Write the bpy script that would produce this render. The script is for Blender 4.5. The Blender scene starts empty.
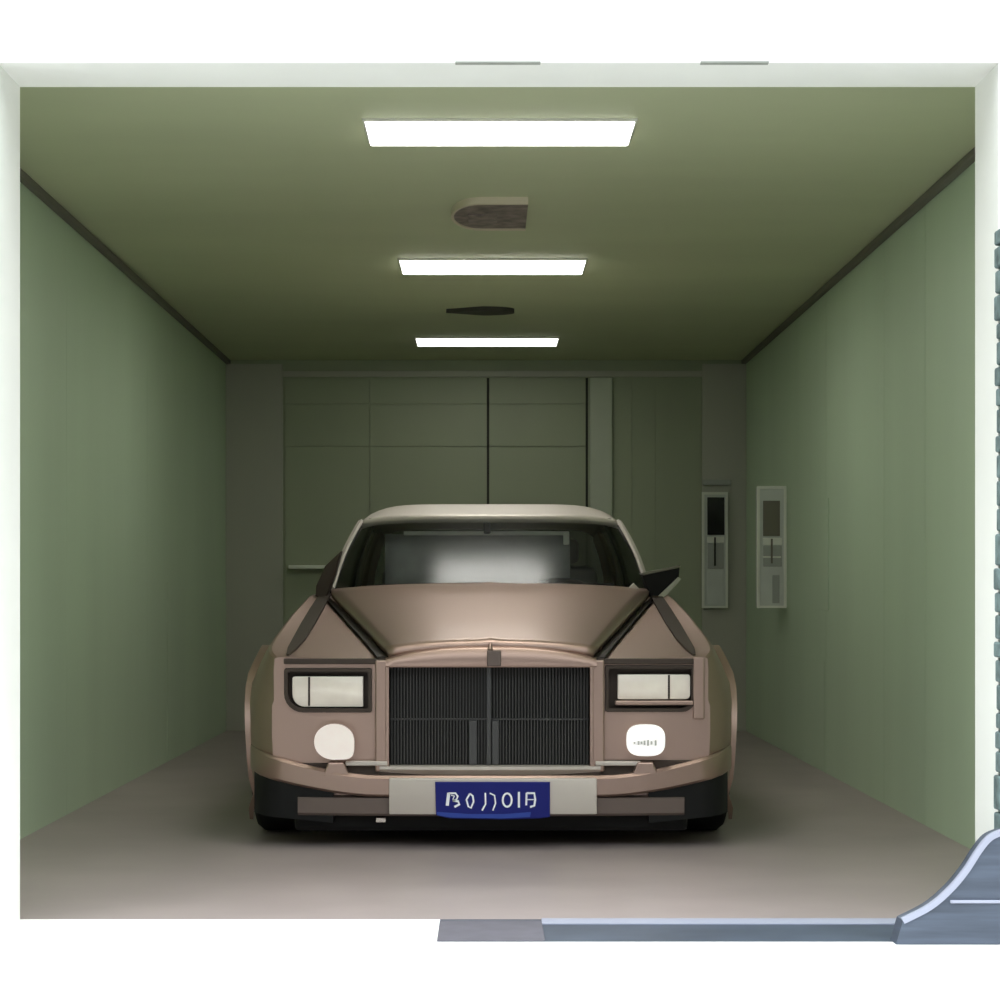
import bpy, bmesh, math, random
from mathutils import Vector
random.seed(7)
SC = bpy.context.scene
COL = SC.collection
F = 2000.0            # focal length in pixels of the 1000 px frame
VX, VY, H = 486.0, 594.0, 1.0

def px(x, y, d):      # helper used while measuring: point at distance d seen at pixel x, y
    return ((x - VX) * d / F, d, H + (VY - y) * d / F)

# ------------------------------------------------------------------ materials
def mat(name, col, rough=.5, metal=0.0, emit=None, estr=0.0, noise=0.0, nscale=6.0, nstretch=(1, 1, 1), bump=0.0, bscale=60, coat=0.0, spec=.5):
    m = bpy.data.materials.new(name); m.use_nodes = True
    nt = m.node_tree; b = nt.nodes['Principled BSDF']
    b.inputs['Base Color'].default_value = (*col, 1)
    b.inputs['Roughness'].default_value = rough
    b.inputs['Metallic'].default_value = metal
    b.inputs['Coat Weight'].default_value = coat
    b.inputs['Coat Roughness'].default_value = .12
    b.inputs['Specular IOR Level'].default_value = spec
    if emit:
        b.inputs['Emission Color'].default_value = (*emit, 1)
        b.inputs['Emission Strength'].default_value = estr
    if noise or bump:
        tc = nt.nodes.new('ShaderNodeTexCoord'); mp = nt.nodes.new('ShaderNodeMapping')
        mp.inputs['Scale'].default_value = nstretch
        nt.links.new(tc.outputs['Object'], mp.inputs['Vector'])
    if noise:
        n = nt.nodes.new('ShaderNodeTexNoise'); n.inputs['Scale'].default_value = nscale; n.inputs['Detail'].default_value = 5
        nt.links.new(mp.outputs['Vector'], n.inputs['Vector'])
        r = nt.nodes.new('ShaderNodeValToRGB')
        r.color_ramp.elements[0].position = .3; r.color_ramp.elements[1].position = .7
        r.color_ramp.elements[0].color = (*[c * (1 - noise) for c in col], 1)
        r.color_ramp.elements[1].color = (*[min(1, c * (1 + noise)) for c in col], 1)
        nt.links.new(n.outputs['Fac'], r.inputs['Fac']); nt.links.new(r.outputs['Color'], b.inputs['Base Color'])
    if bump:
        n2 = nt.nodes.new('ShaderNodeTexNoise'); n2.inputs['Scale'].default_value = bscale; n2.inputs['Detail'].default_value = 6
        nt.links.new(mp.outputs['Vector'], n2.inputs['Vector'])
        bp = nt.nodes.new('ShaderNodeBump'); bp.inputs['Strength'].default_value = bump; bp.inputs['Distance'].default_value = .01
        nt.links.new(n2.outputs['Fac'], bp.inputs['Height']); nt.links.new(bp.outputs['Normal'], b.inputs['Normal'])
    return m

def glass(name, tint, lo=.02):
    m = bpy.data.materials.new(name); m.use_nodes = True
    nt = m.node_tree; nt.nodes.clear()
    out = nt.nodes.new('ShaderNodeOutputMaterial'); mix = nt.nodes.new('ShaderNodeMixShader')
    tr = nt.nodes.new('ShaderNodeBsdfTransparent'); tr.inputs['Color'].default_value = (*tint, 1)
    gl = nt.nodes.new('ShaderNodeBsdfGlossy'); gl.inputs['Roughness'].default_value = .2
    ge = nt.nodes.new('ShaderNodeNewGeometry'); dt = nt.nodes.new('ShaderNodeVectorMath'); dt.operation = 'DOT_PRODUCT'
    nt.links.new(ge.outputs['Incoming'], dt.inputs[0]); nt.links.new(ge.outputs['Normal'], dt.inputs[1])
    prev = dt.outputs['Value']
    for op, val, rev in (('ABSOLUTE', 0, 0), ('SUBTRACT', 1, 1), ('POWER', 5, 0), ('MULTIPLY', 1 - lo, 0), ('ADD', lo, 0)):
        mt = nt.nodes.new('ShaderNodeMath'); mt.operation = op
        nt.links.new(prev, mt.inputs[1 if rev else 0]); mt.inputs[0 if rev else 1].default_value = val; prev = mt.outputs[0]
    nt.links.new(prev, mix.inputs['Fac'])
    nt.links.new(tr.outputs[0], mix.inputs[1]); nt.links.new(gl.outputs[0], mix.inputs[2])
    nt.links.new(mix.outputs[0], out.inputs['Surface'])
    return m

M = {}
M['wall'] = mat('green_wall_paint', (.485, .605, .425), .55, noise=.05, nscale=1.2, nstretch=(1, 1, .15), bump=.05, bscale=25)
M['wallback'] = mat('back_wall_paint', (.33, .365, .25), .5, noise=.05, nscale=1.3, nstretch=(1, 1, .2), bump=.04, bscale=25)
M['wallgrey'] = mat('grey_wall_paint', (.43, .43, .36), .55, noise=.05, nscale=1.5, nstretch=(1, 1, .2))
M['pilaster'] = mat('pale_pilaster_paint', (.48, .52, .41), .5, noise=.04, nscale=2)
M['ceil'] = mat('ceiling_paint', (.50, .54, .345), .6, noise=.05, nscale=1.5, nstretch=(.3, 1, 1), bump=.06, bscale=60)
M['gap'] = mat('dark_gap', (.03, .032, .025), .8)
M['cornice'] = mat('dark_cornice', (.15, .145, .11), .6)
M['floor'] = mat('brown_concrete', (.345, .288, .28), .38, noise=.10, nscale=1.6, bump=.03, bscale=40)
M['white'] = mat('white_render', (.92, .93, .88), .7, noise=.02, nscale=3, bump=.04, bscale=50)
M['pave'] = mat('white_pavement', (.90, .90, .89), .75, noise=.02, nscale=3)
M['bounce_cut'] = mat('dark_bounce_cut', (.06, .06, .062), .85, noise=.2, nscale=20)  # dark tone for the added ground out of view
M['blue'] = mat('blue_grey_metal', (.065, .082, .115), .45, metal=.1, noise=.28, nscale=5, nstretch=(.5, 1, 7))
M['bluepale'] = mat('pale_blue_edge', (.33, .35, .44), .45)
M['mauve'] = mat('mauve_cover', (.11, .105, .13), .6, noise=.12, nscale=12)
M['stone'] = mat('teal_stone', (.14, .20, .20), .8, noise=.45, nscale=22, bump=.4, bscale=40)
LAMPS = [mat('lamp_diffuser', (.9, .9, .85), .5, emit=(1, .985, .93), estr=e) for e in (14, 17, 5)]
M['lampframe'] = mat('lamp_housing', (.75, .74, .66), .45)
M['ventdark'] = mat('vent_mesh', (.20, .16, .14), .7, noise=.5, nscale=14)
M['ventrim'] = mat('vent_rim', (.62, .55, .42), .5)
M['slit'] = mat('dark_vent', (.035, .033, .026), .6)
M['pframe'] = mat('panel_frame', (.75, .77, .68), .45)
M['pface'] = mat('panel_face', (.58, .61, .56), .4, noise=.06, nscale=6)
M['pdark'] = mat('panel_screen', (.008, .008, .009), .12)
M['polive'] = mat('panel_olive_screen', (.16, .15, .11), .3)
M['pgrey'] = mat('panel_grey', (.36, .38, .34), .45)
# car
M['paint'] = mat('champagne_paint', (.385, .275, .228), .42, metal=.92, coat=.12)
M['fascia'] = M['paint']
M['chrome'] = mat('satin_metal', (.72, .66, .60), .25, metal=.75)
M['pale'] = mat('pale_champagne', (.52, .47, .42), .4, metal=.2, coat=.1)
M['brown'] = mat('dark_brown_trim', (.055, .04, .031), .55, spec=.25)
M['mesh'] = mat('grille_mesh', (.04, .04, .038), .6, spec=.2)
M['lip'] = mat('brown_lip', (.12, .088, .075), .5)
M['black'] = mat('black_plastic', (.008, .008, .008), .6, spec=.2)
M['seam'] = mat('dark_seam', (.022, .017, .014), .6, spec=.2)
M['grille'] = mat('grille_metal', (.062, .061, .058), .6, metal=.1)
M['grillepost'] = mat('grille_centre', (.06, .06, .06), .5, metal=.2)
M['lens'] = mat('headlight_lens', (.97, .87, .77), .25, noise=.05, nscale=14, coat=.3)
M['fog'] = mat('fog_lens', (.96, .95, .93), .2, emit=(1, .97, .94), estr=.45, coat=.3)
M['fogoff'] = mat('fog_lens_warm', (.95, .85, .79), .2, noise=.03, nscale=20, emit=(1, .88, .82), estr=.16, coat=.3)
M['fogmark'] = mat('fog_mark', (.58, .58, .56), .5)
M['plate'] = mat('blue_plate', (.010, .014, .15), .5, spec=.2)
M['platelow'] = mat('blue_plate_lower', (.03, .06, .30), .5, spec=.2)
M['letter'] = mat('white_lettering', (.85, .87, .92), .4)
M['tint'] = glass('dark_tinted_glass', (.16, .17, .17))
M['glass'] = glass('clear_glass', (.86, .88, .87))
M['dark_in'] = mat('dark_interior', (.02, .02, .022), .6)
M['seat'] = mat('grey_leather', (.16, .155, .15), .5)
M['blind'] = mat('grey_blind', (.33, .335, .35), .6, noise=.15, nscale=7)
M['rail'] = mat('white_rail', (.86, .86, .82), .4)
M['tyre'] = mat('black_rubber', (.010, .010, .010), .8, spec=.2)
M['rim'] = mat('alloy_rim', (.55, .54, .52), .3, metal=.8)

# ------------------------------------------------------------------ mesh helpers
def box(bm, x0, x1, y0, y1, z0, z1, bev=0.0):
    t = bmesh.new()
    vs = [t.verts.new((x, y, z)) for x in (x0, x1) for y in (y0, y1) for z in (z0, z1)]
    for f in ((0, 1, 3, 2), (4, 6, 7, 5), (0, 4, 5, 1), (2, 3, 7, 6), (0, 2, 6, 4), (1, 5, 7, 3)):
        t.faces.new([vs[i] for i in f])
    bmesh.ops.recalc_face_normals(t, faces=t.faces)
    if bev > 0:
        bmesh.ops.bevel(t, geom=list(t.edges), offset=bev, segments=2, profile=.5, affect='EDGES')
    merge(bm, t)

def merge(bm, t):
    mp = {}
    for v in t.verts: mp[v] = bm.verts.new(v.co)
    for f in t.faces:
        try: bm.faces.new([mp[v] for v in f.verts])
        except ValueError: pass
    t.free()

def prism(bm, pts, y0, y1, bev=0.0):          # outline in x, z pushed along y
    t = bmesh.new()
    a = [t.verts.new((x, y0, z)) for x, z in pts]; b = [t.verts.new((x, y1, z)) for x, z in pts]
    n = len(pts)
    t.faces.new(a); t.faces.new(b[::-1])
    for i in range(n): t.faces.new((a[i], b[i], b[(i + 1) % n], a[(i + 1) % n]))
    bmesh.ops.recalc_face_normals(t, faces=t.faces)
    if bev > 0:
        ed = [e for e in t.edges if e.verts[0] in a and e.verts[1] in a]
        bmesh.ops.bevel(t, geom=ed, offset=bev, segments=2, profile=.5, affect='EDGES')
    merge(bm, t)

def ring(bm, outer, inner, y0, y1):           # a frame between two outlines of equal count
    n = len(outer)
    L = [[bm.verts.new((x, y, z)) for x, z in o] for o in (outer, inner) for y in (y0, y1)]
    of, ob, inf, inb = L
    for i in range(n):
        j = (i + 1) % n
        bm.faces.new((of[i], of[j], inf[j], inf[i])); bm.faces.new((ob[i], inb[i], inb[j], ob[j]))
        bm.faces.new((of[i], ob[i], ob[j], of[j])); bm.faces.new((inf[i], inf[j], inb[j], inb[i]))

def rrect(x0, x1, z0, z1, rs, n=6):           # radii: lower left, lower right, upper right, upper left
    cs = [(x0, z0, 1, 1, 180), (x1, z0, -1, 1, 270), (x1, z1, -1, -1, 0), (x0, z1, 1, -1, 90)]
    pts = []
    for (cx, cz, sx, sz, a0), r in zip(cs, rs):
        for k in range(n + 1):
            a = math.radians(a0 + 90 * k / n)
            pts.append((cx + sx * r + r * math.cos(a), cz + sz * r + r * math.sin(a)))
    return pts

def grid(bm, rows, close=False):
    V = [[bm.verts.new(p) for p in r] for r in rows]
    for i in range(len(V) - 1):
        m = len(V[i])
        for j in range(m if close else m - 1):
            k = (j + 1) % m
            bm.faces.new((V[i][j], V[i][k], V[i + 1][k], V[i + 1][j]))
    return V

def sweep(bm, pts, widths, th, up=Vector((0, 0, 1))):   # flat ribbon with thickness along a path
    rows = []
    P = [Vector(p) for p in pts]
    for i, p in enumerate(P):
        d = (P[min(i + 1, len(P) - 1)] - P[max(i - 1, 0)]).normalized()
        s = d.cross(up).normalized(); u = s.cross(d).normalized()
        w = widths[i] if isinstance(widths, (list, tuple)) else widths
        rows.append([p + s * w / 2, p + s * w / 2 + u * th, p - s * w / 2 + u * th, p - s * w / 2])
    V = grid(bm, rows, close=True)
    bm.faces.new(V[0][::-1]); bm.faces.new(V[-1])

def tube(bm, pts, r, n=10):
    rows = []
    P = [Vector(p) for p in pts]
    for i, p in enumerate(P):
        d = (P[min(i + 1, len(P) - 1)] - P[max(i - 1, 0)]).normalized()
        a = d.orthogonal().normalized(); b = d.cross(a)
        rr = r[i] if isinstance(r, (list, tuple)) else r
        rows.append([p + a * rr * math.cos(2 * math.pi * k / n) + b * rr * math.sin(2 * math.pi * k / n) for k in range(n)])
    V = grid(bm, rows, close=True)
    bm.faces.new(V[0][::-1]); bm.faces.new(V[-1])

def lathe_x(bm, prof, c, n=40):               # profile of (x, radius) spun round an x axis
    rows = [[(c[0] + x, c[1] + r * math.cos(2 * math.pi * k / n), c[2] + r * math.sin(2 * math.pi * k / n)) for k in range(n)] for x, r in prof]
    V = grid(bm, rows, close=True)
    bm.faces.new(V[0]); bm.faces.new(V[-1][::-1])

WORLD = {}
def obj(name, bm, m, parent=None, label=None, smooth=35, solid=0.0, kind=None, origin=None):
    bmesh.ops.recalc_face_normals(bm, faces=bm.faces)
    cos = [v.co for v in bm.verts]
    if origin is None:
        origin = Vector([(min(c[i] for c in cos) + max(c[i] for c in cos)) / 2 for i in range(3)])
    origin = Vector(origin)
    for v in bm.verts: v.co -= origin
    lim = math.radians(smooth)
    for f in bm.faces: f.smooth = smooth > 0
    for e in bm.edges:
        if len(e.link_faces) == 2 and e.calc_face_angle(0) > lim: e.smooth = False
    me = bpy.data.meshes.new(name); bm.to_mesh(me); bm.free()
    if not isinstance(m, (list, tuple)): m = [m]
    for k in m: me.materials.append(k)
    o = bpy.data.objects.new(name, me); COL.objects.link(o)
    WORLD[o.name] = origin
    if parent:
        o.parent = parent; o.location = origin - WORLD[parent.name]
    else:
        o.location = origin
    if solid:
        s = o.modifiers.new('thickness', 'SOLIDIFY'); s.thickness = solid; s.offset = -1
    if label: o['label'] = label
    if kind: o['kind'] = kind
    return o

def thing(name, loc, label, cat, group=None):
    o = bpy.data.objects.new(name, None); COL.objects.link(o)
    o.location = loc; o.empty_display_size = .1; WORLD[o.name] = Vector(loc)
    o['label'] = label; o['category'] = cat
    if group: o['group'] = group
    return o

def struct(name, bm, m, **k): return obj(name, bm, m, kind='structure', origin=(0, 0, 0), **k)
B = bmesh.new
# ------------------------------------------------------------------ the setting
XL, XR, YF, YB, ZC = -1.898, 1.898, 6.15, 14.6, 2.708
OL, OR, OT, YO = -1.433, 1.504, 2.559, 5.87         # opening and outer face of the front wall
b = B(); box(b, XL - .1, XR + .1, YF, YB + .1, -.1, 0); struct('floor', b, M['floor'], smooth=0)
b = B(); box(b, XL - .1, XR + .1, YF, YB + .1, ZC, ZC + .1); struct('ceiling', b, M['ceil'], smooth=0)
# left wall: flush sheets with narrow joints
b = B(); ys = [YF, 7.35, 9.05, 11.2, YB]
for y0, y1 in zip(ys, ys[1:]): box(b, XL - .08, XL, y0 + .001, y1 - .001, 0, ZC)
struct('wall_left', b, M['wall'], smooth=0)
def ry(x): return XR * F / (x - VX)                   # distance of a right wall joint seen at pixel column x
b = B(); ys = [YF, ry(925), ry(884), ry(826), YB]
for y0, y1 in zip(ys, ys[1:]): box(b, XR, XR + .08, y0 + .004, y1 - .004, 0, ZC)
box(b, XR + .012, XR + .08, YF, YB, 0, ZC)
struct('wall_right', b, M['wall'], smooth=0)
def bx(x): return (x - VX) * YB / F
def bz(y): return H + (VY - y) * YB / F
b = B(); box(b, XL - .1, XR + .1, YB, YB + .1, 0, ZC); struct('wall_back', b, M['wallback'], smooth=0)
# plain sheets and joints on the back wall
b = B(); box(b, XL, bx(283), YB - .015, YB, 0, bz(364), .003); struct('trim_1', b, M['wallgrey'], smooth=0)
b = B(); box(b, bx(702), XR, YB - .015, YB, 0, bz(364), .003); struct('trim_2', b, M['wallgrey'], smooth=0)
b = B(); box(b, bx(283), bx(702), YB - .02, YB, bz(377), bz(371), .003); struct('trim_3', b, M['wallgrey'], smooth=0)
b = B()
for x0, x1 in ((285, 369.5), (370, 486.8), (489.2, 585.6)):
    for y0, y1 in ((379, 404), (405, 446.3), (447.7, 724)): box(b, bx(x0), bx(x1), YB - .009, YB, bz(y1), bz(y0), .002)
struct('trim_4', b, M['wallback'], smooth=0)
b = B()
for x0, x1 in ((486.8, 489.2), (585.6, 588)): box(b, bx(x0), bx(x1), YB - .002, YB, bz(724), bz(378))
struct('trim_5', b, M['gap'], smooth=0)
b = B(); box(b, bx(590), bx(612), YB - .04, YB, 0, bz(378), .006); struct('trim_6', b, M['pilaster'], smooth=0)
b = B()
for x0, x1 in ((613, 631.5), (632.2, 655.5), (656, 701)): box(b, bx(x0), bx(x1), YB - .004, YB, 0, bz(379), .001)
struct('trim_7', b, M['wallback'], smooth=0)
# dark strip where ceiling and side walls meet, and the thin strip along the back
b = B(); box(b, XL, XL + .035, YF, YB, ZC - .032, ZC, .006); struct('trim_8', b, M['cornice'], smooth=0)
b = B(); box(b, XR - .035, XR, YF, YB, ZC - .032, ZC, .006); struct('trim_9', b, M['cornice'], smooth=0)
# low sheet joint and shallow raised sheet on the far part of the right wall
b = B(); box(b, XR - .003, XR, ry(826) + .05, YB, .02, .62, .001); struct('baseboard_right', b, M['wall'], smooth=0)
b = B(); box(b, XR - .006, XR, ry(829), ry(821), .91, 1.53, .002); struct('trim_10', b, M['wall'], smooth=0)
b = B(); box(b, XL, XL + .003, 11.9, YB, .02, 1.075, .001); struct('baseboard_left', b, M['wall'], smooth=0)
# front wall with the wide opening
b = B()
box(b, -5, OL, YO, YF, 0, 4.2); box(b, OR, 5, YO, YF, 0, 4.2); box(b, OL, OR, YO, YF, OT, 4.2)
struct('wall_front', b, M['white'], smooth=0)
b = B(); box(b, -.09, .16, YO - .003, YO + .02, OT - .001, OT + .004, .001); box(b, .63, .83, YO - .003, YO + .02, OT - .001, OT + .005, .001)
struct('trim_11', b, M['pgrey'], smooth=0)
b = B(); box(b, -6, 6, 4.3, YO - .12, -.12, 0); struct('pavement', b, M['pave'], smooth=0)
b = B(); box(b, -12, 12, -8, 4.3, -.2, -.08); struct('unseen_dark_ground', b, M['bounce_cut'], smooth=0)  # unseen dark ground, added to cut light bounced onto car front and ceiling
b = B(); box(b, -6, bx(437) * 5.75 / YB, YO - .12, YF, -.12, -.0005); struct('trim_12', b, M['pave'], smooth=0)
b = B(); box(b, bx(437) * 5.75 / YB, 6, YO - .12, YF, -.12, -.0005); struct('trim_13', b, M['blue'], smooth=0)
b = B(); box(b, bx(545) * 5.75 / YB, 1.5, YF - .10, YF - .005, -.0004, .004, .001); struct('trim_14', b, M['bluepale'], smooth=0)
# rough stone cladding right of the opening
b = B(); z = .30
while z < 2.05:
    h = random.uniform(.05, .11); x = 1.492 + random.uniform(-.004, .006)
    while x < 3.0:
        w = random.uniform(.12, .3); box(b, x, x + w - .008, 5.80 - random.uniform(0, .012), YO, z, z + h - .008, .006); x += w
    z += h
box(b, 1.508, 3.0, 5.83, YO, .3, z)
struct('trim_15', b, M['stone'], smooth=0)

# ------------------------------------------------------------------ ceiling lights and vents
def ceiling_light(xc, y0, y1, w, label, lm):
    yc = (y0 + y1) / 2
    t = thing('ceiling_light', (xc, yc, ZC), label, 'ceiling light', 'ceiling lights in a row')
    hw, hd = w / 2, (y1 - y0) / 2
    b = B(); rows = []
    for s, z in ((1.0, 0), (1.0, -.006), (.97, -.012)):   # flared housing rim
        rows.append([(xc + sx * hw * (1 if z > -.008 else .985), yc + sy * hd * s, ZC + z) for sx, sy in ((-1, -1), (1, -1), (1, 1), (-1, 1))])
    V = grid(b, rows, close=True); b.faces.new(V[0])
    for sx, sy in (): pass
    obj('housing', b, M['lampframe'], t, smooth=0)
    b = B(); box(b, xc - hw * .98, xc + hw * .98, yc - hd * .96, yc + hd * .96, ZC - .016, ZC - .006, .003)
    obj('diffuser', b, lm, t, label='glowing white diffuser', smooth=0)
ceiling_light(.050, 7.18, 7.56, .99, 'glowing white ceiling light nearest the garage opening, the largest of the three', LAMPS[0])
ceiling_light(.034, 10.17, 10.60, .965, 'glowing white ceiling light in the middle, between the rounded vent and the dark slit', LAMPS[1])
ceiling_light(.007, 13.28, 13.68, .965, 'glowing white ceiling light deepest in the garage, just before the back wall', LAMPS[2])

yv0, yv1 = 8.60, 9.24
t = thing('ceiling_vent', (.01, 8.92, ZC), 'brown bullet-shaped ceiling vent with pale rim, rounded at its left end', 'ceiling vent')
def bullet(s, n=14):
    x1, xm, x0 = .182, -.02, -.155
    pts = [(x1, 8.92 - .32 * s)]
    for k in range(n + 1):
        a = math.pi / 2 + math.pi * k / n
        pts.append((xm + (xm - x0) * s * math.cos(a), 8.92 - .32 * s * math.sin(a)))
    pts.append((x1, 8.92 + .32 * s)); return pts
def slab(bm, pts, z0, z1):
    a = [bm.verts.new((x, y, z0)) for x, y in pts]; c = [bm.verts.new((x, y, z1)) for x, y in pts]; n = len(pts)
    bm.faces.new(a); bm.faces.new(c)
    for i in range(n): bm.faces.new((a[i], a[(i + 1) % n], c[(i + 1) % n], c[i]))
b = B(); o_, i_ = bullet(1.0), bullet(.92); n = len(o_)
R4 = [[b.verts.new((x, y, z)) for x, y in pts] for pts in (o_, i_) for z in (ZC, ZC - .03)]
for i in range(n - 1):
    j = i + 1
    b.faces.new((R4[0][i], R4[0][j], R4[1][j], R4[1][i])); b.faces.new((R4[1][i], R4[1][j], R4[3][j], R4[3][i])); b.faces.new((R4[3][i], R4[3][j], R4[2][j], R4[2][i]))
obj('rim', b, M['ventrim'], t, label='pale tan rim')
b = B(); slab(b, bullet(.93), ZC - .024, ZC - .001); obj('mesh_panel', b, M['ventdark'], t, label='mottled dark brown mesh')
b = B(); box(b, -.08, .05, 8.86, 9.04, ZC - .032, ZC - .02, .005); obj('flap', b, M['ventdark'], t)
b = B(); pts = []
for k in range(24):
    a = 2 * math.pi * k / 24; c = math.cos(a)
    pts.append((-.02 + .19 * (1 if c > 0 else 1.15) * c, 11.98 + .11 * math.sin(a) * (1 if c > 0 else max(.12, 1 + c * .9))))
slab(b, pts, ZC - .025, ZC)
o = obj('ceiling_vent', b, M['slit'], label='thin black slit vent on the ceiling between the two farther lights', smooth=40); o['category'] = 'ceiling vent'

# ------------------------------------------------------------------ fittings on the walls
def panel(x0, x1, z0, z1, yf, depth, label, dark):
    xc = (x0 + x1) / 2
    t = thing('control_panel', (xc, yf + depth, z0), label, 'control panel', 'framed control panels')
    w, h = x1 - x0, z1 - z0
    b = B(); box(b, x0 + .004, x1 - .004, yf + .012, yf + depth, z0 + .004, z1 - .004, .004); obj('back_box', b, M['pface'], t, smooth=0)
    b = B(); fr = .018
    ring(b, [(x0, z0), (x1, z0), (x1, z1), (x0, z1)], [(x0 + fr, z0 + fr * .8), (x1 - fr * .9, z0 + fr * .8), (x1 - fr * .9, z1 - fr), (x0 + fr, z1 - fr)], yf, yf + .014)
    obj('frame', b, M['pframe'], t, smooth=0)
    zs, ze = z0 + h * (.63 if dark else .59), z1 - h * (.045 if dark else .12)
    b = B(); box(b, x0 + w * .21, x1 - w * (.13 if dark else .22), yf + .004, yf + .013, zs, ze, .002)
    obj('screen', b, M['pdark'] if dark else M['polive'], t, label='black screen' if dark else 'olive brown screen', smooth=0)
    zm0, zm1 = z0 + h * .34, zs - .012
    b = B(); box(b, x0 + w * .22, x1 - w * .16, yf + .006, yf + .013, zm0, zm1 - .05, .003)
    f = obj('button_plate', b, M['pgrey'], t, smooth=0)
    b = B(); box(b, xc - .006, xc + .006, yf - .001, yf + .007, zm0 + .02, zm1 - .005, .001); obj('slot', b, M['pdark'] if dark else M['polive'], f, smooth=0)
    b = B(); box(b, x0 + w * .2, x1 - w * .15, yf + .003, yf + .013, zm1 - .045, zm1, .003); obj('ledge', b, M['pframe'], t, smooth=0)
    if not dark:
        b = B(); box(b, xc + .005, xc + .05, yf + .007, yf + .013, z0 + .03, z0 + h * .27, .002); obj('small_door', b, M['pgrey'], t, smooth=0)
        b = B(); box(b, x0 + w * .2, x1 - w * .18, yf + .004, yf + .014, zm0 + .055, zm0 + .065, .002); obj('divider', b, M['pframe'], t, smooth=0)
    else:
        b = B(); box(b, x0 + w * .22, x1 - w * .16, yf + .008, yf + .013, z0 + .03, zm0 - .01, .002); obj('lower_cover', b, M['pface'], t, smooth=0)
dp = YB - .015 - .04
panel(bx(702) * dp / YB, bx(728) * dp / YB, H - 14 * dp / F, H + 102 * dp / F, dp, .04, 'tall pale-framed control panel with black screen on the back wall', True)
dq = 12.62
panel(px(757, 0, dq)[0], XR - .001, px(0, 608, dq)[2], px(0, 486, dq)[2], dq, .09, 'grey control panel with olive screen fixed to the right wall beside the corner', False)
b = B(); box(b, bx(702), bx(730.5), YB - .04, YB - .015, bz(485.5), bz(480), .004)
o = obj('wall_strip', b, M['pgrey'], label='short grey strip on the back wall above the black-screened control panel', smooth=0); o['category'] = 'strip'
b = B(); box(b, bx(288) * .99, bx(350) * .99, YB - .12, YB - .002, bz(569), bz(565.5), .004)
o = obj('wall_ledge', b, M['pframe'], label='pale thin ledge on the back wall left of the car roof', smooth=0); o['category'] = 'ledge'

# ------------------------------------------------------------------ corner guard and drain cover outside
D = 5.70
curve = [(903, 921), (930, 907), (950, 890), (966, 871), (979, 851), (990, 838), (1003, 832)]
P = [(px(x, 0, D)[0], px(0, y, D)[2]) for x, y in curve]
Q = []
for i in range(len(P) - 1):                            # smooth the sweep of the guard
    p0, p1, p2, p3 = P[max(i - 1, 0)], P[i], P[i + 1], P[min(i + 2, len(P) - 1)]
    for k in range(5):
        u = k / 5
        Q.append(tuple(.5 * (2 * p1[a] + (p2[a] - p0[a]) * u + (2 * p0[a] - 5 * p1[a] + 4 * p2[a] - p3[a]) * u * u + (3 * p1[a] - p0[a] - 3 * p2[a] + p3[a]) * u ** 3) for a in (0, 1)))
P = Q + [P[-1]]
t = thing('corner_guard', (1.6, D, 0), 'blue-grey curved guard sweeping up at the right foot of the opening', 'corner guard')
b = B(); prism(b, P + [(2.3, P[-1][1]), (2.3, .001), (P[0][0] - .02, .001)], D, D + .085, 0)
obj('body', b, M['blue'], t, smooth=0)
b = B(); sweep(b, [(x, D - .004, z) for x, z in P], [.004] * 0 or [.017] * len(P), .018, up=Vector((0, 1, 0)))
obj('edge_strip', b, M['bluepale'], t, label='pale curved edge', smooth=30)
b = B(); box(b, px(950, 0, D)[0], 2.3, D - .008, D + .01, px(0, 903, D)[2], px(0, 900, D)[2], .002)
obj('rib', b, M['bluepale'], t, smooth=0)
b = B(); xa, xb = (437 - VX) * 5.76 / F, (545 - VX) * 5.76 / F
box(b, xa, xb, YO - .115, 6.10, -.0004, .004, .0015)
o = obj('drain_cover', b, M['mauve'], label='flat mauve-grey cover plate in the sill in front of the car', smooth=0); o['category'] = 'cover plate'

# ------------------------------------------------------------------ the car
CX, NY = .02, 7.9
def c(x, v, z): return (CX + x, NY + v, z)
car = thing('car', (CX, NY + 2.75, 0), 'champagne brown luxury saloon car with tall black grille parked in the garage', 'car')
def lerp(a, b, t): return a + (b - a) * t
def ip(tab, v):
    for (a, fa), (d, fd) in zip(tab, tab[1:]):
        if v <= d: return lerp(fa, fd, max(0, min(1, (v - a) / (d - a))))
    return tab[-1][1]
VH = 1.72                                              # bonnet length
W = [(0, .865), (.03, .905), (.08, .94), (.16, .968), (.3, .99), (.6, 1.0), (1.2, .985), (4.2, .985), (5.2, .94), (5.5, .84)]
XS = [(0, .855), (.03, .875), (.1, .89), (.3, .90), (1.0, .885), (1.72, .868), (2.6, .865), (4.6, .86), (5.5, .75)]
ZS = [(0, .750), (.04, .772), (.3, .808), (1.0, .912), (1.72, .995), (2.3, 1.01), (4.8, 1.0), (5.5, .93)]
ZCR = [(0, .752), (VH, .975), (2.0, .985), (4.9, .985), (5.5, .93)]
ZH = [(0, .735), (VH, .962), (1.9, .955), (4.85, .955), (5.0, 1.0), (5.5, .93)]
def half(v):
    w, xs, zs, zc, zh = ip(W, v), ip(XS, v), ip(ZS, v), ip(ZCR, v), ip(ZH, v)
    t = min(1, v / VH); xh = lerp(.425, .775, t); xc = min(.80, xs - .04)
    return [(xh * .5, zh), (xh, zh), (xc, zc), (xs - .012, zs), (xs, zs - .006), (lerp(xs, w, .30), zs - .05), (w - .008, zs - .17), (w, .56), (w, .44), (w - .008, .27), (w - .03, .185), (w - .10, .17), (.4, .17)]
b = B(); rows = []
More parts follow.
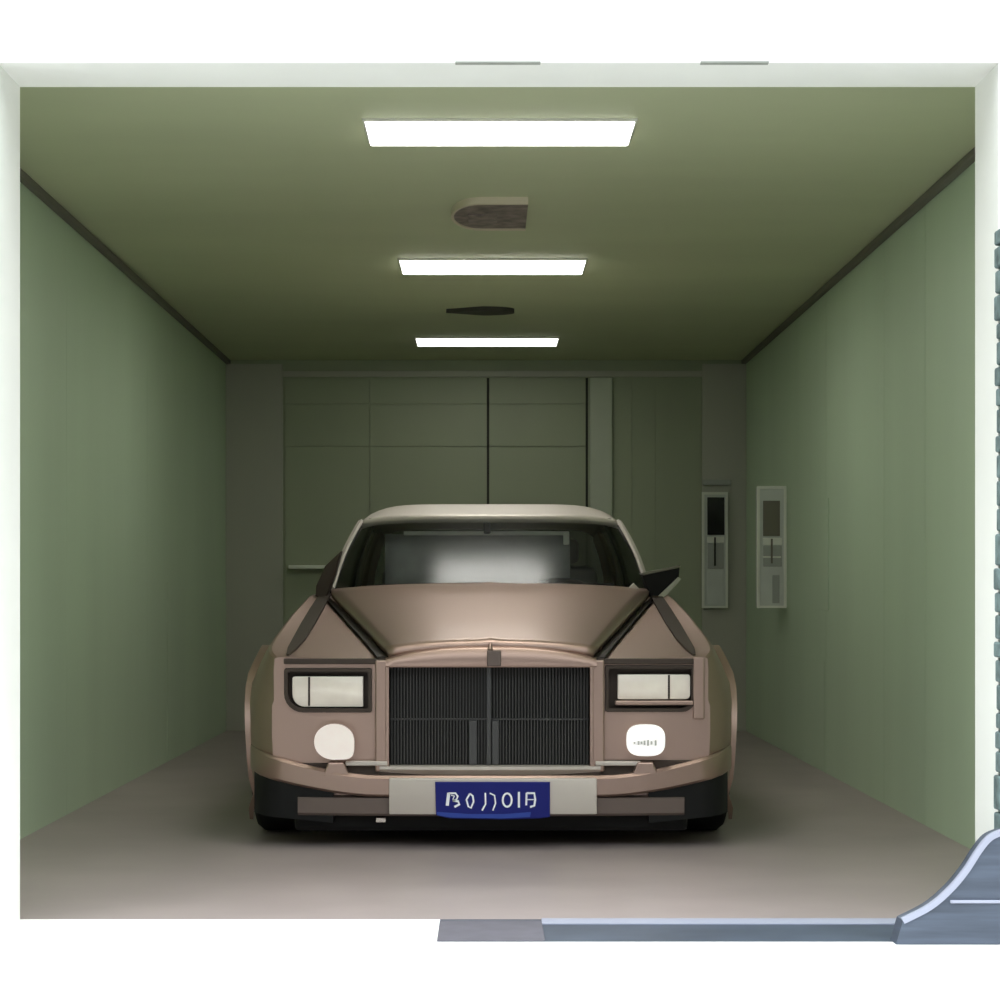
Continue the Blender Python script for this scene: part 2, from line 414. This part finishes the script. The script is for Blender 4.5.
for v in (0, .03, .08, .16, .24, .36, .5, .75, 1.0, 1.3, 1.6, 1.72, 1.9, 2.2, 2.8, 3.4, 4.0, 4.5, 4.85, 5.0, 5.25, 5.5):
    h = half(v)
    rows.append([c(x, v, z) for x, z in h] + [c(-x, v, z) for x, z in reversed(h)])
V = grid(b, rows, close=True)
b.faces.new(V[0]); b.faces.new(V[-1][::-1])
body = obj('body', b, M['paint'], car, smooth=28)
# wheel arches, lamp pockets and grille mouth cut out of the body
RW, VF, VR = .365, .60, 4.25
def hx(x, y=0, d=NY): return (x - VX) * d / F
def hz(y, d=NY): return H + (VY - y) * d / F
headL = rrect(hx(284), hx(372), hz(712.5), hz(668), (.075, .008, .008, .012))
headR = rrect(hx(605), hx(695), hz(712), hz(665), (.008, .05, .012, .008))
k = B()
for v in (VF, VR):
    for s in (-1, 1):
        lathe_x(k, [(0, .385), (.5, .385)] if s > 0 else [(-.5, .385), (0, .385)], (CX + s * .66, NY + v, RW), 48)
prism(k, headL, NY - .1, NY + .055); prism(k, headR, NY - .1, NY + .055)
box(k, hx(389), hx(590), NY - .1, NY + .07, hz(766), hz(666))
cut = obj('cutter', k, M['seam'])
bm_ = body.modifiers.new('cut', 'BOOLEAN'); bm_.object = cut; bm_.solver = 'EXACT'
bpy.context.view_layer.update()
ev = body.evaluated_get(bpy.context.evaluated_depsgraph_get())
me = bpy.data.meshes.new_from_object(ev); body.modifiers.clear(); body.data = me
bpy.data.objects.remove(cut)
t_ = bmesh.new(); t_.from_mesh(me)
for e in t_.edges:
    if len(e.link_faces) == 2: e.smooth = e.calc_face_angle(0) < math.radians(28)
for f in t_.faces: f.smooth = True
t_.to_mesh(me); t_.free()

# bonnet
b = B(); rows = []
NV, NS = 18, 24
for i in range(NV + 1):
    q = i / NV; row = []
    for j in range(NS + 1):
        s = -1 + 2 * j / NS
        v = -.012 + q * (VH - .03 + .012) + .10 * q * s * s
        hw = lerp(.405, .765, min(1, max(0, v) / VH)) * (1 if q > .02 else .995)
        ze = lerp(.752, .985, max(0, v) / VH); zc = lerp(.792, 1.026, max(0, v) / VH) - .012 * (1 - q) ** 6
        z = ze + (zc - ze) * (1 - abs(s) ** 2.6) + .006 * max(0, 1 - abs(s) * 9)
        row.append(c(s * hw, v, z))
    rows.append(row)
grid(b, rows)
obj('bonnet', b, M['paint'], car, smooth=40, solid=.03)
for s in (-1, 1):      # dark shut line beside the bonnet
    pts = [(lerp(.418, .778, q) * s, VH * q + .0, lerp(.742, .972, q)) for q in (0, .1, .25, .5, .75, 1)]
    b = B(); sweep(b, [c(*p) for p in pts], [.062, .05, .042, .034, .026, .02], .008)
    obj('shut_line', b, M['seam'], car, label='dark gap beside the bonnet')
    pts = [(.805, .02, .753), (.80, .14, .775), (.797, .4, .806), (.797, .8, .86), (.80, 1.3, .925), (.80, 1.75, .985), (.80, 2.0, 1.0)]
    b = B(); sweep(b, [c(p[0] * s, p[1], p[2]) for p in pts], [.010, .035, .052, .06, .06, .055, .03], .010)  # dark ribbon that paints in the shade of the wing groove
    obj('wing_shade_strip', b, M['brown'], car, label='dark brown strip of painted shade along the top of the wing')
# grille
t = B(); box(t, hx(389), hx(590), NY + .045, NY + .068, hz(766), hz(666)); gr = obj('grille', t, M['mesh'], car, label='black grille', smooth=0)
t = B(); n = 64; x0, x1 = hx(390), hx(589)
for i in range(n):
    x = lerp(x0, x1, (i + .5) / n); box(t, x - .0018, x + .0018, NY + .02, NY + .05, hz(765), hz(667))
box(t, x0, x1, NY + .024, NY + .05, hz(720.5), hz(719))
obj('slats', t, M['grille'], gr, smooth=0)
t = B(); box(t, hx(486.5), hx(491), NY - .002, NY + .05, hz(765), hz(667), .002)
for a, d in ((469, 477), (492, 499)): box(t, hx(a), hx(d), NY + .003, NY + .05, hz(765), hz(721), .002)
obj('centre_bar', t, M['grillepost'], gr, smooth=0)
for a, d in ((375.5, 389.5), (589.5, 604)):
    t = B(); box(t, hx(a), hx(d), NY - .03, NY + .06, hz(771), hz(660), .006); obj('grille_post', t, M['paint'], car, smooth=0)
    t = B(); e = (386, 389.5) if a < 480 else (589.5, 593); box(t, hx(e[0]), hx(e[1]), NY - .036, NY + .03, hz(766), hz(664), .002); obj('grille_edge', t, M['paint'], car, smooth=0)
b = B(); rows = []
for j in range(25):    # pale hood over the grille
    s = -1 + 2 * j / 24; x = .415 * s; ztop = .748 + .048 * (1 - abs(s) ** 2.6); zb = hz(667)
    rows.append([c(x, .03, zb), c(x, -.036, zb), c(x, -.04, zb + .006), c(x, -.032, ztop - .012), c(x, -.015, ztop), c(x, .03, ztop)])
V = grid(b, rows, close=True); b.faces.new(V[0]); b.faces.new(V[-1])
obj('grille_hood', b, M['paint'], car, label='polished band over the grille', smooth=50)
t = B(); box(t, hx(487), hx(501), NY - .05, NY - .02, hz(666), hz(650), .004); bd = obj('badge', t, M['lip'], car, label='small brown badge above the grille', smooth=0)
t = B(); tube(t, [c(-.003, -.03, .782), c(-.003, -.03, .79), c(-.003, -.025, .80), c(-.003, -.02, .808)], [.012, .008, .007, .003]); obj('mascot', t, M['paint'], car)
b = B(); rows = []
for j in range(17):
    x = lerp(hx(380), hx(600), j / 16) - CX; u = (j / 16 * 2 - 1)
    v = -.06 + .02 * u * u; z = hz(765.5)
    rows.append([c(x, v, z), c(x, v, z - .012), c(x, v + .03, z - .04), c(x, .03, z - .04), c(x, .03, z)])
V = grid(b, rows, close=True); b.faces.new(V[0]); b.faces.new(V[-1])
obj('grille_sill', b, M['pale'], car, smooth=30)
# headlights
def shrink(pts, m):
    cx = sum(p[0] for p in pts) / len(pts); cz = sum(p[1] for p in pts) / len(pts)
    w = max(p[0] for p in pts) - cx; h = max(p[1] for p in pts) - cz
    return [(cx + (x - cx) * (1 - m / w), cz + (z - cz) * (1 - m / h)) for x, z in pts]
for pts, lens, div, sd in ((headL, rrect(hx(292), hx(363), hz(707), hz(676.5), (.05, .004, .004, .01)), 309, 0), (headR, rrect(hx(618), hx(690.5), hz(699.5), hz(674.5), (.004, .02, .01, .004)), 669, 1)):
    hb = B(); ring(hb, shrink(pts, .001), shrink(pts, .014), NY - .012, NY + .05)
    bz_ = obj('headlight_bezel', hb, M['brown'], car, label='dark brown recessed headlight surround', smooth=40)
    hb = B(); prism(hb, shrink(pts, .002), NY + .045, NY + .053); obj('pocket', hb, M['brown'], bz_, smooth=0)
    hb = B(); prism(hb, lens, NY + .005, NY + .05, .004); hl = obj('headlight', hb, M['lens'], car, label='pale headlight lens', smooth=40)
    hb = B(); box(hb, hx(div) - .004, hx(div) + .004, NY + .001, NY + .02, hz(706 if sd == 0 else 699), hz(677 if sd == 0 else 675), .001); obj('divider', hb, M['brown'], hl, smooth=0)
    # sill below each lamp
a = B(); box(a, hx(615), hx(693), NY - .02, NY + .03, hz(705), hz(700.5), .004); obj('headlight_sill', a, M['paint'], car, smooth=0)
a = B(); box(a, hx(693), hx(704), NY - .022, NY + .03, hz(719), hz(657), .005); obj('corner_strip', a, M['paint'], car, smooth=0)
a = B(); box(a, hx(284), hx(388), NY - .018, NY + .02, hz(664), hz(658.5), .004); obj('fascia_ridge', a, M['brown'], car, smooth=0)
a = B(); box(a, hx(594), hx(696), NY - .018, NY + .02, hz(664), hz(658.5), .004); obj('fascia_ridge', a, M['brown'], car, smooth=0)
# fog lamps
def superell(xc, zc, a, d, p, n=36, sharp=None):
    pts = []
    for i in range(n):
        th = 2 * math.pi * i / n; cx, cz = math.cos(th), math.sin(th); q = p
        if sharp and cx > 0 and cz < 0: q = sharp
        pts.append((xc + a * math.copysign(abs(cx) ** (2 / q), cx), zc + d * math.copysign(abs(cz) ** (2 / q), cz)))
    return pts
def dome(bm, pts, y0, y1):
    xc = sum(p[0] for p in pts) / len(pts); zc = sum(p[1] for p in pts) / len(pts)
    rows = []
    for s, q in ((1, 1), (1, .55), (.94, .25), (.78, .08), (.4, 0), (.05, 0)):
        rows.append([(xc + (x - xc) * s, lerp(y0, y1, q), zc + (z - zc) * s) for x, z in pts])
    V = grid(bm, rows, close=True); bm.faces.new(V[0]); bm.faces.new(V[-1])
DF = NY - .05
fl = superell((334.5 - VX) * DF / F, H + (VY - 741.5) * DF / F, 20 * DF / F, 17.8 * DF / F, 2.1, sharp=4.5)
fr_ = superell((645.5 - VX) * DF / F, H + (VY - 740) * DF / F, 19.3 * DF / F, 15.8 * DF / F, 2.9)
for pts, m_, sx, lab in ((fl, M['fogoff'], 336, 'warm white drop-shaped fog lamp'), (fr_, M['fog'], 645.5, 'bright white rounded square fog lamp')):
    a = B(); dome(a, pts, NY - .005, DF - .02); fg = obj('fog_lamp', a, m_, car, label=lab, smooth=60)
    if m_ is M['fog']:
        a = B()
        for q, (u, d) in enumerate(((633, 2), (637, 4), (640, 3), (643, 5), (646.5, 6), (650, 3.5), (654, 5.5))):
            box(a, (u - VX) * DF / F, (u + 2.2 - VX) * DF / F, DF - .0212, DF - .018, H + (VY - 742.5 - d / 2) * DF / F, H + (VY - 742.5 + d / 2) * DF / F)
        obj('mark', a, M['fogmark'], fg, label='faint grey markings', smooth=0)
    a = B(); xx = (sx - VX) * DF / F; zz = hz(774)
    prism(a, [(xx - .055, zz - .006), (xx + .055, zz - .006), (xx + .03, zz + .05), (xx - .03, zz + .05)], NY - .055, NY - .005, .006); obj('fog_lamp_stand', a, M['paint'], car, smooth=0)
for x0, x1 in ((346, 388), (595, 640)):
    a = B(); box(a, hx(x0), hx(x1), NY - .04, NY + .02, hz(765), hz(760.5), .004); obj('fascia_ledge', a, M['pale'], car, smooth=0)
# dark slot between fascia and bumper
a = B()
box(a, hx(284), hx(388), NY - .012, NY + .03, hz(775), hz(763), .003); box(a, hx(596), hx(704), NY - .012, NY + .03, hz(775), hz(760), .003); box(a, hx(380), hx(600), NY - .03, NY + .03, hz(777), hz(768), .003)
obj('bumper_slot', a, M['brown'], car, label='dark slot above the bumper', smooth=0)
# bumper: bowed bar with upturned ends, recessed lower lip, pale middle
def bow(x): return -.085 + .018 * (x / .5) ** 2 + max(0, abs(x) - .86) ** 2 * 13
b = B(); rows = []
for j in range(41):
    x = -.965 + 1.93 * j / 40; u = abs(x)
    rise = max(0, u - .45) ** 1.6 * .31
    zt, zb = .288 + rise, .205 + rise * .85; v = bow(x)
    zb = min(zb, zt - .03)
    rows.append([c(x, v + .10, zb), c(x, v + .01, zb), c(x, v, zb + .01), c(x, v, zt - .012), c(x, v + .012, zt), c(x, v + .10, zt)])
V = grid(b, rows, close=True); b.faces.new(V[0]); b.faces.new(V[-1])
bp = obj('bumper', b, M['paint'], car, smooth=40)
b = B(); rows = []
for j in range(31):
    x = -.76 + 1.52 * j / 30; v = bow(x) + .005
    rows.append([c(x, v + .10, .13), c(x, v + .01, .13), c(x, v, .14), c(x, v, .20), c(x, v + .10, .21)])
V = grid(b, rows, close=True); b.faces.new(V[0]); b.faces.new(V[-1])
obj('bumper_lip', b, M['lip'], car, smooth=40)
DP = NY - .10
b = B(); prism(b, rrect(hx(389, 0, DP), hx(597, 0, DP), hz(814.5, DP), hz(778.5, DP), (.006,) * 4, 3), DP, DP + .08, .004); obj('bumper_centre', b, M['pale'], car, label='pale centre block of the bumper', smooth=30)
# number plate
b = B(); DQ = DP - .012
zl = [(435, 782), (550, 782), (550, 817), (540, 818.5), (500, 819.5), (450, 818.5), (436, 815.5)]
prism(b, [(hx(x, 0, DQ), hz(y, DQ)) for x, y in zl[::-1]], DQ, DP + .002, .003); pl = obj('number_plate', b, M['plate'], car, label='blue number plate with white characters', smooth=0)
b = B(); prism(b, [(hx(x, 0, DQ), hz(y, DQ)) for x, y in ((437, 815), (450, 817.5), (500, 818.5), (530, 817), (531, 812), (505, 814), (470, 814), (437, 812))], DQ - .0015, DQ + .001); obj('lower_band', b, M['platelow'], pl, smooth=0)
def ch(X, Y): return Vector((hx(420 + X / 6.25, 0, DQ), DQ - .0005, hz(740 + Y / 6.25, DQ)))
def oval(cx, cy, rx, ry, n=16): return [(cx + rx * math.cos(2 * math.pi * i / n), cy + ry * math.sin(2 * math.pi * i / n)) for i in range(n + 1)]
strokes = [
    ([(180, 330), (170, 410)], 20), ([(178, 333), (222, 332), (236, 352), (228, 372), (205, 380)], 11), ([(205, 378), (238, 382), (246, 402), (215, 418)], 14), ([(195, 345), (215, 350), (205, 372)], 7),
    ([(312, 335), (290, 372), (302, 415), (318, 425), (335, 385), (330, 350), (312, 335)], 11),
    ([(408, 330), (410, 400), (388, 440)], 10), ([(436, 332), (466, 346), (472, 395), (455, 440)], 9),
    (oval(545, 375, 28, 42), 12), ([(618, 324), (618, 422)], 13),
    ([(666, 330), (664, 408)], 12), ([(666, 332), (714, 332), (720, 372), (714, 410), (688, 418)], 13), ([(664, 372), (712, 372)], 6)]
for st in range(7):
    grp = [(0, 4), (4, 5), (5, 7), (7, 8), (8, 9), (9, 12)]
    if st >= len(grp): break
    b = B()
    for pts, wd in strokes[grp[st][0]:grp[st][1]]:
        sweep(b, [ch(*p) for p in pts], wd / 6.25 * DQ / F, .003, up=Vector((0, -1, 0)))
    obj('character', b, M['letter'], pl, smooth=0)
# dark underside
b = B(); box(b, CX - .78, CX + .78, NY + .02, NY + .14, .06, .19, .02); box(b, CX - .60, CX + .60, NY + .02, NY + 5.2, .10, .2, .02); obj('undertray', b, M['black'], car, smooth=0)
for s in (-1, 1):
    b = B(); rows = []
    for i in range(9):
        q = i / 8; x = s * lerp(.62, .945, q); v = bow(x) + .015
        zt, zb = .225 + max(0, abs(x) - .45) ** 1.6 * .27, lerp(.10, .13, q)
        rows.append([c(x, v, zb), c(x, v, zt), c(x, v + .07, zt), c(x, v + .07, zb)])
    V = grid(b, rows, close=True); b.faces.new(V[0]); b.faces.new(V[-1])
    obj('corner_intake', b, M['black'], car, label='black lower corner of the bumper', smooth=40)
b = B(); box(b, hx(376), hx(386), NY - .02, NY + .05, hz(822), hz(817), .003); obj('tow_hook', b, M['chrome'], car, smooth=0)
# wheels and arch lips
for v in (VF, VR):
    for s in (-1, 1):
        xc = s * .862; cc = (CX + xc, NY + v, RW)
        b = B(); lathe_x(b, [(-.12, .23), (-.125, .30), (-.115, RW - .02), (-.09, RW), (.09, RW), (.115, RW - .02), (.125, .30), (.12, .23)], cc, 48)
        wh = obj('wheel', b, M['tyre'], car, label='black tyre', smooth=40)
        b = B(); f = s
        prof = [(f * .06, .232), (f * .122, .232), (f * .124, .215), (f * .10, .205), (f * .09, .08), (f * .11, .06), (f * .112, .02)]
        lathe_x(b, prof, cc, 40); rm = obj('rim', b, M['rim'], wh, label='silver wheel rim', smooth=40)
        b = B()
        for q in range(7):
            a = 2 * math.pi * q / 7
            p0 = Vector((cc[0] + f * .112, cc[1] + .05 * math.cos(a), cc[2] + .05 * math.sin(a))); p1 = Vector((cc[0] + f * .117, cc[1] + .212 * math.cos(a), cc[2] + .212 * math.sin(a)))
            sweep(b, [p0, p1], [.045, .06], .012, up=Vector((f, 0, 0)))
        obj('spokes', b, M['rim'], rm, smooth=0)
        b = B(); rows = []
        def bodyx(v_, z_):
            h = half(max(0, v_))[3:12]
            for (xa, za), (xb, zb) in zip(h, h[1:]):
                if za >= z_ >= zb: return lerp(xa, xb, (za - z_) / max(1e-6, za - zb))
            return ip(W, max(0, v_)) - .01
        for q in range(25):
            a = math.radians(lerp(-48 if v == VF else -28, 208, q / 24)) ; rr = .388
            y_, z_ = -math.cos(math.radians(180) - a) , math.sin(a)
            vv = v - rr * math.cos(a); zz = RW + rr * math.sin(a)
            xo = bodyx(vv, zz) + .006
            tap = min(1, (q + 1.2) / 7)
            zz0 = zz
            rows.append([c(s * (xo - .05 * tap), vv, zz), c(s * (xo + .004 + .008 * tap), vv, zz), c(s * (xo + .004 + .008 * tap), vv - .03 * math.cos(a) * tap, zz + .03 * math.sin(a) * tap), c(s * (xo - .05 * tap), vv - .03 * math.cos(a) * tap, zz + .03 * math.sin(a) * tap)])
        V = grid(b, rows, close=True); b.faces.new(V[0]); b.faces.new(V[-1])
        obj('arch_lip', b, M['paint'], car, smooth=45)
# cabin
def zroof(s, q):
    zc = ip([(0, 1.398), (.06, 1.42), (.14, 1.448), (.25, 1.476), (.36, 1.492), (.47, 1.499), (.7, 1.49), (1, 1.43)], q)
    zs = ip([(0, 1.368), (.25, 1.40), (.5, 1.405), (1, 1.35)], q)
    return zs + (zc - zs) * (1 - abs(s) ** 8)
b = B(); rows = []
for i in range(25):
    q = i / 24
    rows.append([c((.677 + .012 * math.sin(math.pi * min(1, q * 1.5) * .6)) * s, 2.305 + 2.05 * q + .13 * s * s * (1 - q), zroof(s, q)) for s in [-1 + 2 * j / 32 for j in range(33)]])
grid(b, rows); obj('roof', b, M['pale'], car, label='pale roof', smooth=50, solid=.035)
def ws(s, t):
    x = lerp(.762, .652, t) * s + .012 * math.sin(math.pi * t) * s
    v = lerp(1.71 + .16 * s * s, 2.33 + .13 * s * s, t); z = lerp(1.028 - .006 * s * s, 1.396 - .016 * abs(s) ** 4, t) + .012 * math.sin(math.pi * t)
    return c(x, v, z)
b = B(); grid(b, [[ws(-1 + 2 * j / 24, i / 12) for j in range(25)] for i in range(13)]); obj('windscreen', b, M['glass'], car, smooth=60)
b = B(); pts = [ws(-1 + 2 * j / 24, .0) for j in range(25)]; sweep(b, [(x, y - .012, z - .014) for x, y, z in pts], .03, .014); obj('scuttle', b, M['black'], car, label='black strip below the windscreen')
b = B()
pts = [ws(-.96 + 1.92 * j / 24, .965) for j in range(25)]; sweep(b, [(x, y + .03, z) for x, y, z in pts], .05, .01, up=Vector((0, -.5, .86)))
obj('header_band', b, M['brown'], car)
def belt(w): return Vector(c(lerp(.80, .77, w), lerp(1.93, 4.95, w), .995))
def rail(w): return Vector(c(lerp(.668, .66, w), lerp(2.47, 4.34, w), ip([(0, 1.375), (.3, 1.395), (.6, 1.395), (1, 1.345)], w)))
def flip(p, s): return p if s > 0 else Vector((2 * CX - p.x, p.y, p.z))
def side(w0, w1, s, n=8, inset=0):
    rows = []
    for i in range(n + 1):
        w = lerp(w0, w1, i / n); a, d = belt(w), rail(w); r = []
        for j in range(7):
            t = j / 6; p = a.lerp(d, t); p.x += .02 * math.sin(math.pi * t) - inset; r.append(flip(p, s))
        rows.append(r)
    return rows
for s in (-1, 1):
    b = B(); pts = [Vector(ws(s, t)) + Vector((.006 * s, .0, 0)) for t in [i / 10 * .97 for i in range(11)]]
    sweep(b, pts, .022, .016, up=Vector((.55 * s, -.62, .5)))
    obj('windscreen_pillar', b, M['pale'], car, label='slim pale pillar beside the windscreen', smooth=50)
    b = B(); grid(b, side(-.01, .04, s)); obj('front_pillar', b, M['black'], car, solid=.02)
    b = B(); grid(b, side(.04, .46, s)); obj('side_window', b, M['tint'], car)
    b = B(); grid(b, side(.46, .50, s)); obj('middle_pillar', b, M['black'], car, solid=.02)
    b = B(); grid(b, side(.50, .74, s)); obj('side_window', b, M['tint'], car)
    b = B(); grid(b, side(.74, 1.0, s)); obj('rear_pillar', b, M['paint'], car, solid=.03)
b = B(); rows = []
for i in range(9):
    t = i / 8; rows.append([c(lerp(.77, .66, t) * s, lerp(4.98, 4.34, t) - .04 * s * s, lerp(.99, 1.425 - .075 * abs(s) ** 4, t)) for s in [-1 + j / 8 for j in range(17)]])
grid(b, rows); obj('rear_window', b, M['tint'], car, smooth=50)
# inside the cabin
b = B(); box(b, CX - .74, CX + .74, NY + 1.90, NY + 4.8, .957, .975, .005); box(b, CX - .70, CX + .70, NY + 1.88, NY + 2.1, .96, 1.01, .02); obj('dashboard', b, M['dark_in'], car, smooth=0)
b = B(); pts = [c(.36 + .17 * math.cos(a), 2.22 + .05 * math.sin(a), .98 + .09 * math.sin(a)) for a in [math.pi * i / 14 for i in range(15)]]; tube(b, pts, .013); obj('steering_wheel', b, M['black'], car)
for x in (-.36, .36):
    b = B(); box(b, CX + x - .22, CX + x + .22, NY + 2.85, NY + 2.97, .97, 1.15, .05); st = obj('seat', b, M['seat'], car, smooth=50)
    b = B(); box(b, CX + x - .12, CX + x + .12, NY + 2.86, NY + 2.95, 1.16, 1.30, .035); tube(b, [c(x - .06, 2.905, 1.13), c(x - .06, 2.905, 1.18)], .007); tube(b, [c(x + .06, 2.905, 1.13), c(x + .06, 2.905, 1.18)], .007); obj('headrest', b, M['seat'], st, smooth=50)
b = B(); box(b, CX - .62, CX + .62, NY + 4.0, NY + 4.14, .97, 1.16, .05); obj('rear_seat', b, M['seat'], car, smooth=50)
VB = 2.60; DB = NY + VB
def gx(x): return (x - VX) * DB / F
def gz(y): return H + (VY - y) * DB / F
b = B(); grid(b, [[(lerp(gx(385), gx(570), i / 16), DB + .012 * math.sin(i * .9), z) for i in range(17)] for z in (gz(590), gz(575), gz(560), gz(545), gz(534))]); bl = obj('sun_blind', b, M['blind'], car, label='grey blind behind the windscreen', smooth=60, solid=.004)
b = B(); box(b, gx(404), gx(568), DB - .035, DB - .012, gz(535.5), gz(531.5), .004); obj('blind_rail', b, M['rail'], bl, label='white rail', smooth=0)
b = B(); box(b, gx(563), gx(569), DB - .04, DB - .014, gz(545), gz(531.5), .006); obj('rail_end', b, M['rail'], bl, smooth=0)
b = B(); tube(b, [c(-.0, 2.44, 1.395), c(0, 2.42, 1.36)], .007); box(b, CX - .032, CX + .004, NY + 2.39, NY + 2.43, 1.31, 1.385, .008); obj('rear_view_mirror', b, M['black'], car, smooth=0)
# wipers
for x0, x1 in ((-.55, -.05), (.08, .6)):
    b = B(); tube(b, [Vector(ws(x0 / .757, .02)) + Vector((0, -.012, .008)), Vector(ws(x1 / .757, .035)) + Vector((0, -.012, .008))], .006, 6); obj('wiper', b, M['black'], car)
# door mirrors
DM = 9.62
def mp_(x, y): return ((x - VX) * DM / F, H + (VY - y) * DM / F)
b = B(); prism(b, [mp_(*p) for p in ((642, 574), (680, 566), (679, 577), (668, 592), (659, 600), (650, 596))], DM, DM + .13, .006); mr = obj('door_mirror', b, M['black'], car, label='black wing-shaped door mirror on the right', smooth=0)
b = B(); prism(b, [mp_(*p) for p in ((678, 577), (681, 579), (665, 597), (657, 602), (656, 598))], DM - .012, DM + .10, .003); obj('mirror_edge', b, M['wallgrey'], mr, label='grey lower edge', smooth=0)
b = B(); prism(b, [mp_(*p) for p in ((641, 573), (680, 565), (680, 567.5), (643, 575.5))], DM - .006, DM + .13, .002); obj('mirror_cap', b, M['polive'], mr, smooth=0)
b = B(); prism(b, [mp_(*p) for p in ((341, 551), (335, 574), (329, 590), (325, 602), (315, 601), (316, 586), (325, 566))], DM, DM + .12, .006); mr = obj('door_mirror', b, M['brown'], car, label='dark slim door mirror on the left, seen edge on', smooth=0)
b = B(); prism(b, [mp_(*p) for p in ((629, 588), (634, 583), (640, 589), (640, 594), (629, 593))], DM + .02, DM + .06, .004); obj('mirror_foot', b, M['pale'], car, smooth=0)

# ------------------------------------------------------------------ daylight and camera
w = bpy.data.worlds.new('sky'); SC.world = w; w.use_nodes = True
bg = w.node_tree.nodes['Background']; nt = w.node_tree; tc = nt.nodes.new('ShaderNodeTexCoord'); sx_ = nt.nodes.new('ShaderNodeSeparateXYZ'); rp = nt.nodes.new('ShaderNodeValToRGB')
nt.links.new(tc.outputs['Generated'], sx_.inputs[0]); nt.links.new(sx_.outputs['Z'], rp.inputs['Fac']); nt.links.new(rp.outputs['Color'], bg.inputs['Color'])
e = rp.color_ramp.elements; e[0].position = .28; e[0].color = (.045, .046, .047, 1); e[1].position = .85; e[1].color = (.93, .98, 1, 1)   # overcast sky, brightest overhead
bg.inputs['Strength'].default_value = 6.0
cam = bpy.data.cameras.new('camera'); co = bpy.data.objects.new('camera', cam); COL.objects.link(co)
co.location = (0, 0, H); co.rotation_euler = (math.pi / 2, 0, 0)
cam.sensor_width = 36; cam.lens = 36 * F / 1000; cam.shift_x = .014; cam.shift_y = .094; cam.clip_end = 200
SC.camera = co
vs = SC.view_settings; vs.view_transform = 'Standard'; vs.look = 'None'; vs.exposure = 0; vs.gamma = 1; vs.use_curve_mapping = False
SC.cycles.max_bounces = 12; SC.cycles.diffuse_bounces = 6; SC.cycles.use_denoising = True
